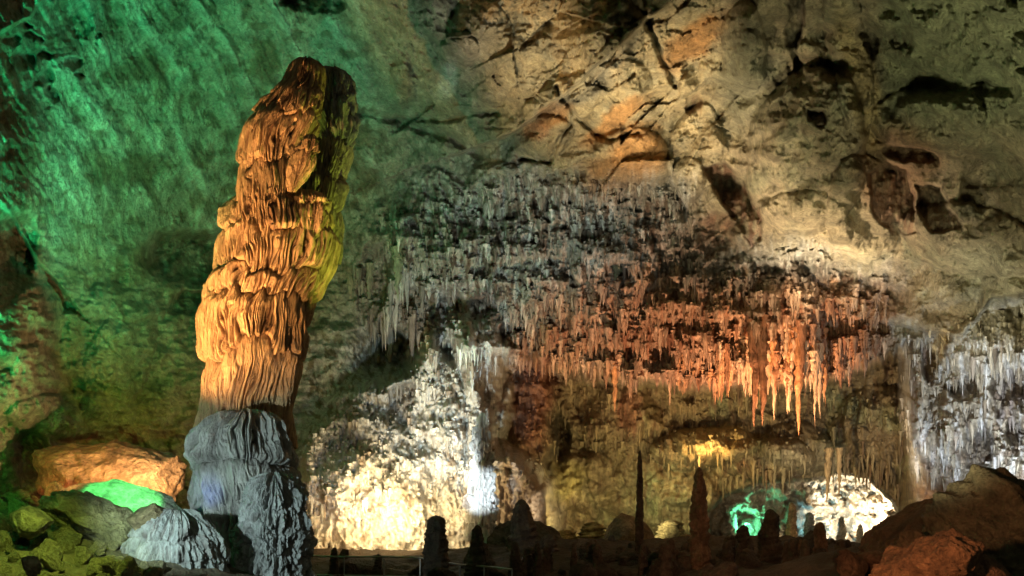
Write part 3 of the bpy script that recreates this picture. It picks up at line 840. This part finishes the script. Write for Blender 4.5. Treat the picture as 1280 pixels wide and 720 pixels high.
# ------------------------------------------------------------------ stalagmites
def lathe(name, u, vt, vb, rb, Y, seed, col, prof=1.0, ring=0.06, nt=64, nr=90, lean=0, tip=0.25, root=None, mat=None):
    s = Y / FPX
    T = np.linspace(0, 1, nr)[:, None] * np.ones((1, nt)); TH = np.linspace(0, 2 * math.pi, nt, endpoint=False)[None, :] * np.ones((nr, 1))
    cx, cy = np.cos(TH), np.sin(TH)
    R = rb * (tip * np.clip(T / .06, 0, 1) ** .5 + (1 - tip) * T ** prof)
    R = np.where(T <= 0, 0, R)
    n = fbm(cx * 1.5 + seed, cy * 1.5 + T * 4, seed, 4); rg = vnoise(T * 26 + cx * .5, cy * .5 + seed, seed + 3)
    R = R * s * (1 + .40 * n + ring * rg * 3)
    x = (u + lean * (1 - T) - HU) * s + R * cx + .25 * R * vnoise(T * 5, T * 0, seed + 8)
    z = CZ + (HV - (vt + (vb - vt) * T)) * s
    cc = np.array(col) * (1 + .35 * fbm(cx * 4, cy * 4 + T * 14, seed + 5, 4))[..., None]
    o = mesh_np(name, np.stack([x, Y + R * cy, z], -1), tube_grid(nt, nr), mat or M_BLDR, np.clip(cc, .01, .8))
    if root is not None: attach(o, root)
    return o


DKB = (.11, .08, .055)
GRP = "stalagmites along the foot of the cave"
STM = [
    # u, v tip, v foot, foot radius px, Y, profile, tip, label
    (545, 644, 720, 17, 20, .45, .45, "dark blunt stalagmite before the glowing foot of the white flowstone cascade"),
    (597, 656, 725, 18, 19, .8, .25, "dark pointed stalagmite directly before the white pillar"),
    (800, 562, 730, 7, 22, .6, .2, "tall thin needle stalagmite rising before the olive recess wall"),
    (874, 583, 730, 17, 21, .6, .12, "tall dark ringed stalagmite with pointed tip near the arch"),
    (930, 656, 725, 17, 23, .55, .25, "pointed stalagmite in front of the green glow"),
    (913, 668, 722, 14, 24, .45, .35, "short blunt stalagmite just left of the pointed one at the green glow"),
    (963, 636, 725, 19, 22.5, .5, .25, "knobbly brown stalagmite right of the green glow"),
    (1025, 652, 725, 11, 22, .4, .3, "small reddish stalagmite before the cyan glow"),
    (1001, 673, 720, 10, 23, .8, .15, "small sharp cone stalagmite left of the reddish one"),
    (733, 678, 725, 14, 23, .4, .4, "squat dark stalagmite left of the round boulder in the middle"),
    (652, 624, 725, 26, 25, .6, .2, "dark shaggy stalagmite left of the little white glare"),
    (686, 668, 728, 18, 24, .5, .3, "low dark stalagmite below the little white glare"),
    (418, 684, 722, 8, 22, .5, .3, "tiny dark stalagmite at the foot of the yellow cascade, left one of two"),
    (473, 692, 722, 7, 22, .5, .4, "tiny dark stalagmite at the foot of the yellow cascade, right one of two"),
    (765, 668, 722, 9, 26, .5, .3, "small brown stalagmite close beside the round boulder's left flank"),
    (983, 676, 722, 9, 21, .6, .3, "stubby stalagmite between the knobbly one and the sharp cone"),
    (855, 688, 724, 12, 20, .5, .4, "stubby dark stalagmite at the left foot of the tall ringed one"),
    (1046, 690, 724, 12, 20, .5, .5, "low dark stump right of the small reddish stalagmite"),
]
for i, (u, vt, vb, rb, Y, pr, tp, lb) in enumerate(STM):
    c = DKB if i not in (3, 7, 8) else (.25, .15, .09)
    o = lathe("stalagmite", u, vt, vb + 25, rb, Y, 1000 + i * 13, c, prof=pr, tip=tp, ring=.10 if i in (3, 2) else .07)
    tag(o, lb, "stalagmite", GRP)


for k, (u, vt, r, Y, c) in enumerate([(742, 652, 22, 30, (.42, .34, .14)), (708, 662, 18, 30.5, (.40, .33, .14)), (838, 650, 20, 31, (.36, .30, .15)), (858, 668, 14, 29, (.40, .28, .14)), (818, 672, 12, 28, (.35, .25, .12))]):
    o = lathe("stalagmite", u, vt, 715, r, Y, 1900 + k * 11, c, prof=.45, tip=.45, ring=.10)
    tag(o, ["bulbous yellow dome left of the round brown boulder", "smaller yellow dome beside the dark shaggy boulder", "pale dome between needle and tall ringed stalagmites", "low pale stump just left of the tall ringed stalagmite", "low brown stump right of the needle stalagmite"][k], "stalagmite", GRP)
random.seed(9)
for k in range(40):
    u = random.uniform(640, 1110); Y = random.uniform(19, 25)
    x = (u - HU) / FPX * Y
    top = random.choice([676, 682, 686, 690])
    o = lathe("stalagmite", u, top + random.uniform(-5, 5), 735, random.uniform(5, 15), Y, 1300 + k * 7, DKB, prof=random.uniform(.4, .9), tip=random.uniform(.2, .5), nt=24, nr=40)
    tag(o, "little dark stalagmite in the low floor row, " + ("left of the needle stalagmite" if u < 790 else "between needle and tall ringed stalagmites" if u < 870 else "before the green glow" if u < 985 else "before the bright white alcove"), "stalagmite", "little stalagmites crowding the floor")


# ------------------------------------------------------------------ rocks
def ico(sub):
    import bmesh
    bm = bmesh.new(); bmesh.ops.create_icosphere(bm, subdivisions=sub, radius=1)
    v = np.array([x.co[:] for x in bm.verts]); f = np.array([[x.index for x in p.verts] for p in bm.faces])
    bm.free(); return v, f


ICO = {k: ico(k) for k in (3, 4, 5, 6)}


def n3(v, f, seed, o=4):
    return (fbm(v[:, 0] * f + v[:, 2] * f * .7, v[:, 1] * f - v[:, 2] * f * .6, seed, o) + fbm(v[:, 2] * f + 7, v[:, 0] * f * .8 + v[:, 1] * f * .5, seed + 50, o)) * .5


def rock_mesh(seed, sub=5, planes=12, facet=0.8, rough=.08, flat=None):
    rs = np.random.RandomState(seed)
    v, f = ICO[sub]
    d = rs.normal(size=(planes, 3)); d /= np.linalg.norm(d, axis=1)[:, None]
    if flat is not None: d = np.concatenate([d, np.array(flat, float) / np.linalg.norm(flat, axis=1)[:, None]])
    off = rs.uniform(.62, .98, len(d))
    dot = v @ d.T
    rr = np.where(dot > 1e-3, off / np.maximum(dot, 1e-3), 9)
    rm = -np.log(np.exp(-rr * 30).sum(1)) / 30
    rm = np.clip(rm, .3, 1.3)
    r = facet * rm + (1 - facet)
    p = v * r[:, None]
    r2 = 1 + rough * n3(p, 1.6, seed, 5) * 2 + rough * .7 * n3(p, 5, seed + 9, 5) - rough * .9 * np.abs(n3(p, 2.3, seed + 30, 3))
    return p * r2[:, None], f


def rock(name, loc, size, rot, seed, col, sub=5, mat=None, **k):
    from mathutils import Euler
    p, f = rock_mesh(seed, sub, **k)
    Rm = np.array(Euler([math.radians(a) for a in rot]).to_matrix())
    p = (p * np.array(size)) @ Rm.T
    cc = np.array(col) * (1 + .4 * n3(p, 1.1, seed + 20))[:, None]
    o = mesh_np(name, p, None, mat or M_BLDR, np.clip(cc, .01, .8), tris=f)
    o.location = loc
    return o


BG = "big boulders on the cave floor"
o = rock("boulder", P(134, 603, 22.0), (1.66, 1.2, 1.05), (0, 4, 0), 11, (.44, .29, .17), 6, planes=8, facet=.45, rough=.13)
tag(o, "rounded orange boulder lit by a hidden lamp left of the giant stalagmite", "boulder", BG)
o = rock("boulder", P(128, 655, 17.3), (.86, .7, .44), (8, 14, 10), 12, (.30, .29, .15), 6, planes=9, facet=.9, rough=.15)
tag(o, "yellow green block lying below the bright green slab on the left", "boulder", BG)
o = rock("rock_slab", P(152, 634, 18.6), (1.0, .8, .22), (40, 8, 10), 13, (.42, .45, .36), 6, planes=9, facet=1.0, rough=.12)
tag(o, "flat rock slab lit bright green in front of the orange boulder", "rock slab")
o = rock("boulder", P(185, 648, 17.0), (.42, .4, .22), (0, -18, 0), 14, (.22, .18, .09), 5)
tag(o, "olive brown wedge rock between the green slab and the blue mound", "boulder", BG)
o = rock("boulder", P(36, 652, 16.0), (.33, .3, .24), (0, 20, 0), 15, (.30, .29, .16), 5, planes=7)
tag(o, "angular pale block amid the rubble at the left edge", "boulder", BG)
o = rock("boulder", P(40, 706, 13.0), (.14, .14, .15), (0, 0, 0), 16, (.32, .28, .16), 5)
tag(o, "upright egg shaped stone at the bottom left corner", "boulder", BG)
RB = (.20, .105, .06)
o = rock("boulder", P(1156, 690, 15.5), (1.15, 1.1, .5), (0, -36, 8), 21, RB, 6, planes=12, rough=.20, facet=1.0)
tag(o, "dark red brown slab boulder sloping up to the right below the right flowstone", "boulder", BG)
o = rock("boulder", P(1272, 692, 14.0), (.92, 1.0, 1.05), (0, -12, 30), 22, (.17, .13, .075), 6, planes=14, rough=.24, facet=1.0)
tag(o, "massive dark olive boulder at the right edge", "boulder", BG)
o = rock("boulder", P(1168, 722, 11.5), (.52, .5, .46), (10, 0, 20), 23, (.24, .12, .06), 6, planes=9, facet=1.0, rough=.2)
tag(o, "peaked reddish boulder in front at the bottom right", "boulder", BG)
o = rock("boulder", P(1100, 702, 15.5), (.42, .4, .20), (0, 0, 0), 24, RB, 5)
tag(o, "low brown boulder left of the peaked reddish one", "boulder", BG)
for (u, v, Y, sz, sd, lb) in [(1228, 712, 11.5, (.3, .3, .2), 31, "small olive rock in front of the massive right edge boulder"), (1205, 655, 15.6, (.4, .4, .3), 32, "brown wedge rock in the gap between the two great right boulders"),
                              (1128, 706, 13.0, (.28, .3, .16), 33, "flat reddish rock at the left foot of the sloping slab boulder"), (1065, 708, 15.0, (.3, .3, .14), 34, "low brown rock at the left end of the right boulder pile")]:
    o = rock("boulder", P(u, v, Y), sz, (sd * 7, sd * 13, 0), sd, RB, 5, planes=10, rough=.2, facet=1.0)
    tag(o, lb, "boulder", BG)
o = rock("boulder", P(787, 690, 27), (.72, .6, 1.0), (0, 6, 0), 25, (.30, .20, .10), 6, planes=8, facet=.4, rough=.05)
tag(o, "round topped brown boulder behind the needle stalagmite", "boulder", BG)
o = rock("boulder", P(662, 690, 27), (1.0, .8, .95), (0, 6, 0), 26, (.10, .085, .06), 6, planes=12, facet=.8, rough=.14)
tag(o, "dark shaggy boulder below the white glare in the middle", "boulder", BG)
for (u, v, Y, sz, sd, lb) in [(1208, 668, 15.2, (.34, .4, .5), 41, "upright cracked rock between the sloping slab boulder and the massive edge boulder"), (1182, 652, 16.2, (.36, .4, .42), 42, "pointed rock crowning the sloping slab boulder"),
                              (1232, 640, 15.0, (.4, .4, .34), 43, "rugged rock on the left shoulder of the massive edge boulder"), (1135, 690, 14.0, (.3, .3, .24), 44, "red brown block halfway down the sloping slab")]:
    o = rock("boulder", P(u, v, Y), sz, (sd * 5, sd * 9, sd * 3), sd, (.19, .12, .065), 6, planes=11, rough=.22, facet=1.0)
    tag(o, lb, "boulder", BG)
# rubble heap: counted stones
random.seed(5)
base_rocks = []
for k in range(6):
    p, f = rock_mesh(40 + k, 4, planes=11, rough=.12, facet=1.0)
    b = mesh_np("rubble_rock", p, None, M_BLDR, np.array((.30, .28, .15)) * (1 + .4 * n3(p, 1.5, k))[:, None] * random.uniform(.8, 1.2), tris=f)
    base_rocks.append(b)
cnt = 0
tries = 0
while cnt < 290 and tries < 4000:
    tries += 1
    y = random.uniform(12.5, 22)
    u = random.uniform(-10, 205)
    x = (u - HU) / FPX * y
    s = random.choice([.05, .06, .07, .09, .12, .15, .19]) * y / 17
    src = base_rocks[cnt % 6]
    b = src if cnt < 6 else src.copy()
    if cnt >= 6: COL.objects.link(b)
    b.location = (x, y, ground(x, y) + s * .35)
    b.scale = (s * random.uniform(.8, 1.3), s * random.uniform(.8, 1.3), s * random.uniform(.6, .95))
    b.rotation_euler = (random.uniform(0, 6), random.uniform(0, 6), random.uniform(0, 6))
    uu = b.location.x / b.location.y * FPX + HU; near = b.location.y < 16
    wh = "at the left edge beside the pale angular block" if uu < 62 else ("between the pale angular block and the yellow green block" if uu < 112 else "below the yellow green block")
    tag(b, ("front " if near else "back ") + ("fist sized" if s < .1 else "head sized") + " rubble stone " + wh, "stone", "rubble stones in the heap at the bottom left")
    cnt += 1
dark_rocks = []
for k in range(70):
    y = random.uniform(15, 25); u = random.uniform(400, 1120)
    x = (u - HU) / FPX * y; s = random.choice([.10, .14, .2, .28])
    if k < 4:
        p_, f_ = rock_mesh(60 + k, 4, planes=10, rough=.2, facet=1.0)
        dark_rocks.append(mesh_np("floor_stone", p_, None, M_BLDR, np.array((.09, .065, .045)) * np.ones((len(p_), 1)), tris=f_)); b = dark_rocks[-1]
    else:
        b = dark_rocks[k % 4].copy(); COL.objects.link(b)
    b.location = (x, y, ground(x, y) + s * .2)
    b.scale = (s * random.uniform(.8, 1.5), s * random.uniform(.8, 1.3), s * random.uniform(.6, 1.1))
    b.rotation_euler = (random.uniform(0, 6), random.uniform(0, 6), random.uniform(0, 6))
    tag(b, "dark stone on the shadowed floor " + ("below the yellow cascade" if u < 620 else "in the middle" if u < 860 else "before the arch opening"), "stone", "dark stones along the shadowed floor")


# ------------------------------------------------------------------ stalactites
def spike(u, v, L, r, Y, seed, nt=7, nr=9, flat=False):
    """verts/quads of a hanging cone; L, r in px"""
    s = Y / FPX
    rs = np.random.RandomState(seed)
    T = np.linspace(0, 1, nr)[:, None] * np.ones((1, nt)); TH = np.linspace(0, 2 * math.pi, nt, endpoint=False)[None, :] * np.ones((nr, 1))
    prof = (1 - T) ** rs.uniform(.65, 1.25)
    R = r * s * prof * (1 + .28 * rs.normal(size=(nr, 1)) * .6 + .14 * rs.normal(size=(nr, nt)))
    R[-1] = 0
    bx = np.cumsum(rs.normal(size=nr))[:, None] * r * s * .07
    x = (u - HU) * s + R * np.cos(TH) + bx
    y = Y + R * np.sin(TH)
    z = CZ + (HV - v - L * T) * s
    return np.stack([x, y, z], -1).reshape(-1, 3)


rng = np.random.RandomState(77)
def inpoly(u, v, pts):
    c = False
    n = len(pts)
    for i in range(n):
        ax, ay = pts[i]; bx, by = pts[(i + 1) % n]
        if (ay > v) != (by > v) and u < (bx - ax) * (v - ay) / (by - ay) + ax: c = not c
    return c


ZONES = [
    # polygon, count, length range, radius range
    ([(470, 275), (640, 210), (860, 235), (880, 330), (620, 400), (560, 420), (480, 400)], 2000, (4, 15), (1.2, 3.0)),
    ([(620, 370), (900, 340), (1000, 350), (1110, 370), (1110, 440), (1030, 470), (850, 478), (640, 450)], 2400, (7, 22), (1.3, 3.6)),
    ([(640, 470), (860, 490), (1130, 470), (1150, 590), (1060, 590), (900, 600), (760, 560), (640, 600)], 700, (6, 24), (1.0, 2.4)),
    ([(380, 540), (500, 480), (540, 430), (620, 410), (620, 600), (520, 620), (390, 640)], 900, (6, 22), (1.0, 2.4)),
    ([(1130, 420), (1280, 380), (1290, 600), (1160, 600)], 700, (7, 26), (1.2, 2.6)),
    ([(430, 330), (520, 330), (560, 440), (470, 450)], 120, (12, 50), (1.8, 4.5)),
]
VV, QQ, CC = [], [], []
nvt = 0
tq = tube_grid(7, 9)
for zi, (pg, cntz, lr, rr) in enumerate(ZONES):
    a = np.array(pg); lo, hi = a.min(0), a.max(0)
    k = 0; g = 0
    while k < cntz and g < cntz * 20:
        g += 1
        u = rng.uniform(lo[0], hi[0]); v = rng.uniform(lo[1], hi[1])
        if not inpoly(u, v, pg): continue
        if vnoise(np.array([u / 26.0]), np.array([v / 12.0]), 611)[0] < rng.uniform(-.7, .25): continue
        L = min(np.mean(lr) * .8 * math.exp(rng.normal() * .62), np.mean(lr) * 1.9); r = np.mean(rr) * (L / np.mean(lr)) ** .6 * rng.uniform(.7, 1.5)
        d, c = samp(u, v); d2, _ = samp(u, v + 3)
        Y = d + 0.05
        pts = spike(u, v - 2, L, r, Y, 5000 + k + zi * 3000)
        tn = rng.uniform(.6, 1.35)
        cc = np.ones((63, 1)) * c * tn
        VV.append(pts); CC.append(cc); QQ.append(tq + nvt); nvt += 63
        k += 1
o = mesh_np("drip_stones", np.concatenate(VV), np.concatenate(QQ), M_DRIP, np.clip(np.concatenate(CC), .012, .8))
tag(o, "thousands of small drip stones covering the ledge and flowstone", "drip stones", kind="stuff")

# the counted ones
def stal(u, v, L, r, Y, seed, col, label, group):
    pts = spike(u, v, L, r, Y, seed, 12, 22)
    cc = np.array(col) * (1 + .35 * fbm(pts[:, 0] * 5, pts[:, 2] * 2.2, seed, 3))[:, None]
    p0 = P(u, v, Y)
    o = mesh_np("stalactite", pts - np.array(p0), tube_grid(12, 22), M_DRIP, np.clip(cc, .012, .8))
    o.location = p0
    tag(o, label, "stalactite", group)


ORG = (.52, .24, .10); PAL = (.62, .40, .24); BRN = (.30, .13, .06)
BIG = [
    (942, 400, 134, 9, "dark brown long stalactite at the left of the chandelier cluster", BRN),
    (955, 395, 138, 8, "longest brown stalactite in the middle of the chandelier cluster", BRN),
    (966, 420, 106, 6, "cream edged stalactite right of the longest one", PAL),
    (1001, 405, 140, 8, "longest stalactite in the right half of the chandelier cluster", ORG),
    (1017, 430, 106, 6, "pale orange stalactite second from the right end of the cluster", PAL),
    (1024, 430, 94, 5, "slim pale stalactite at the right end of the chandelier cluster", PAL),
    (984, 430, 88, 5, "pale orange stalactite in the gap at the middle of the cluster", PAL),
    (930, 420, 70, 9, "thick glowing stalactite with split tip left of the cluster", PAL),
    (908, 430, 67, 4, "grey brown spike left of the glowing split stalactite", BRN),
    (636, 400, 58, 6, "pale lilac stalactite hanging alone at the left end of the rust ledge", (.50, .48, .48)),
    (863, 360, 60, 4, "dark thin stalactite on the rust ledge above the fringe", (.12, .06, .04)),
    (772, 320, 38, 9, "stubby dark olive stalactite in the upper ledge", (.14, .14, .09)),
    (1036, 560, 70, 5, "stalactite hanging in the arch opening, thicker one of two", (.26, .19, .10)),
    (1049, 560, 62, 4, "stalactite hanging in the arch opening, thinner one of two", (.26, .19, .10)),
    (497, 310, 66, 8, "olive stalactite hanging under the left end of the ledge", (.30, .32, .22)),
    (463, 330, 70, 6, "greenish brown stalactite left of the olive one, right of the column", (.26, .24, .16)),
    (838, 455, 55, 4, "thin orange stalactite dangling below the fringe", PAL),
    (768, 455, 60, 5, "orange brown stalactite in the left half of the fringe", ORG),
]
for i, (u, v, L, r, lb, c) in enumerate(BIG):
    d, _ = samp(u, v + 12 if v < 430 else min(v, 440))
    if v == 560: d = 31.5
    stal(u, v, L, r, d - .15, 9000 + i, c, lb, "long stalactites")
for k in range(34):
    cx_ = [935, 948, 962, 985, 1002, 1018, 1026][k % 7]
    u = cx_ + rng.normal() * 5; v = 395 + rng.uniform(0, 60)
    d, cs = samp(u, min(v + 10, 440))
    L = rng.uniform(34, 80)
    stal(u, v, L, 1.8 + L * .06, d - .12, 9100 + k, np.array([ORG, PAL, BRN][k % 3]) * rng.uniform(.8, 1.2), "large tapering stalactite crowded into the chandelier cluster right of centre", "chandelier cluster stalactites")
zs_ = [
    ("orange lit stalactite in the dense fringe of the rust ledge", ORG, (840, 1040), 84),
    ("rust brown stalactite in the left part of the rust ledge fringe", (.36, .19, .10), (640, 840), 80),
    ("red brown stalactite at the right end of the rust ledge", BRN, (1035, 1120), 30),
]
for lb, c, (a, b), n in zs_:
    cl = [(rng.uniform(a, b), rng.uniform(0, 44), rng.uniform(.55, 1.35)) for _ in range(max(5, n // 7))]
    for k in range(n):
        cu_, cv_, cf = cl[k % len(cl)]
        du = rng.normal() * 7
        u = cu_ + du
        v = np.interp(u, ex, ey) - cv_ + rng.normal() * 3
        d, cs = samp(u, v)
        L = (30 if u < 880 else 46) * cf * math.exp(-(du / 12) ** 2) * rng.uniform(.55, 1.1) * (1.35 if 925 < u < 1035 else .9)
        mixc = (np.array(c) * .6 + cs * .4) * rng.uniform(.75, 1.3)
        stal(u, v - 6, L, min(7, 1.6 + L * .075 * rng.uniform(.7, 1.4)), d - .05, 9500 + k + int(a), mixc, lb, "stalactites in the fringe of the rust ledge")
# fringe over the arch
for k in range(46):
    u = rng.uniform(1040, 1130) if k % 2 else rng.uniform(890, 1060)
    v = np.interp(u, [880, 908, 950, 1010, 1050, 1085, 1112, 1135], [636, 614, 603, 596, 588, 592, 612, 640]) - rng.uniform(2, 22)
    d, cs = samp(u, v - 6)
    stal(u, v - 8, rng.uniform(14, 36), rng.uniform(2, 4), d - .05, 9900 + k, cs * rng.uniform(.8, 1.2), "brown stalactite over the arch, " + ("above its bright white side" if u > 1030 else "above its green glowing side"), "stalactites fringing the arch")

for k, (u, vt, r, Y, c) in enumerate([(918, 640, 5, 41, (.5, .5, .4)), (947, 646, 7, 42, (.5, .45, .35)), (990, 628, 9, 41.5, (.5, .3, .15)), (1052, 645, 7, 42, (.5, .45, .36)),
                                      (1075, 655, 6, 41.5, (.55, .5, .4)), (1100, 650, 8, 42, (.5, .42, .3)), (1012, 640, 10, 41, (.3, .3, .28))]):
    o = lathe("stalagmite", u, vt, 700, r, Y, 1700 + k * 11, c, prof=.6, tip=.3, ring=.12, nt=32, nr=50)
    tag(o, "pale stalagmite standing in the bright chamber beyond the arch", "stalagmite", "stalagmites in the far chamber")

# ------------------------------------------------------------------ handrail by the path
def tube(pts, r, nt=8):
    pts = np.array(pts, float); n = len(pts)
    tg = np.gradient(pts, axis=0); tg /= np.linalg.norm(tg, axis=1)[:, None]
    up = np.array((0, 0, 1.0)); up = np.where(np.abs(tg @ up)[:, None] > .95, np.array((1.0, 0, 0)), up)
    a = np.cross(tg, up); a /= np.linalg.norm(a, axis=1)[:, None]; b = np.cross(tg, a)
    th = np.linspace(0, 2 * math.pi, nt, endpoint=False)
    ring = pts[:, None] + r * (a[:, None] * np.cos(th)[None, :, None] + b[:, None] * np.sin(th)[None, :, None])
    return ring.reshape(-1, 3), tube_grid(nt, n)


M_STEEL = rock_mat("brushed_steel", 20, 1, .05, .4, .1, tint=(.45, .44, .42), spec=.5)
M_STEEL.node_tree.nodes["Principled BSDF"].inputs["Metallic"].default_value = .8
hr = empty("handrail", P(460, 715, 21), label="thin steel handrail along the path at the foot of the yellow cascade", cat="handrail")
rail_px = [(388, 695, 22), (430, 696, 21.8), (480, 696, 21.5), (525, 697, 21.2), (548, 702, 20.5), (575, 706, 19.5), (605, 708, 18.5), (640, 712, 17.5)]
for dz in (0, -.42):
    pts = np.array([P(*q) for q in rail_px]) + np.array((0, 0, dz))
    v_, q_ = tube(pts, .018)
    attach(mesh_np("rail", v_, q_, M_STEEL), hr)
for (u, v, Y) in rail_px:
    p0 = np.array(P(u, v, Y)); g0 = ground(p0[0], p0[1]) - .1
    v_, q_ = tube([p0 + (0, .02, .0), (p0[0], p0[1] + .02, (p0[2] + g0) / 2), (p0[0], p0[1] + .02, g0)], .016)
    attach(mesh_np("post", v_, q_, M_STEEL), hr)
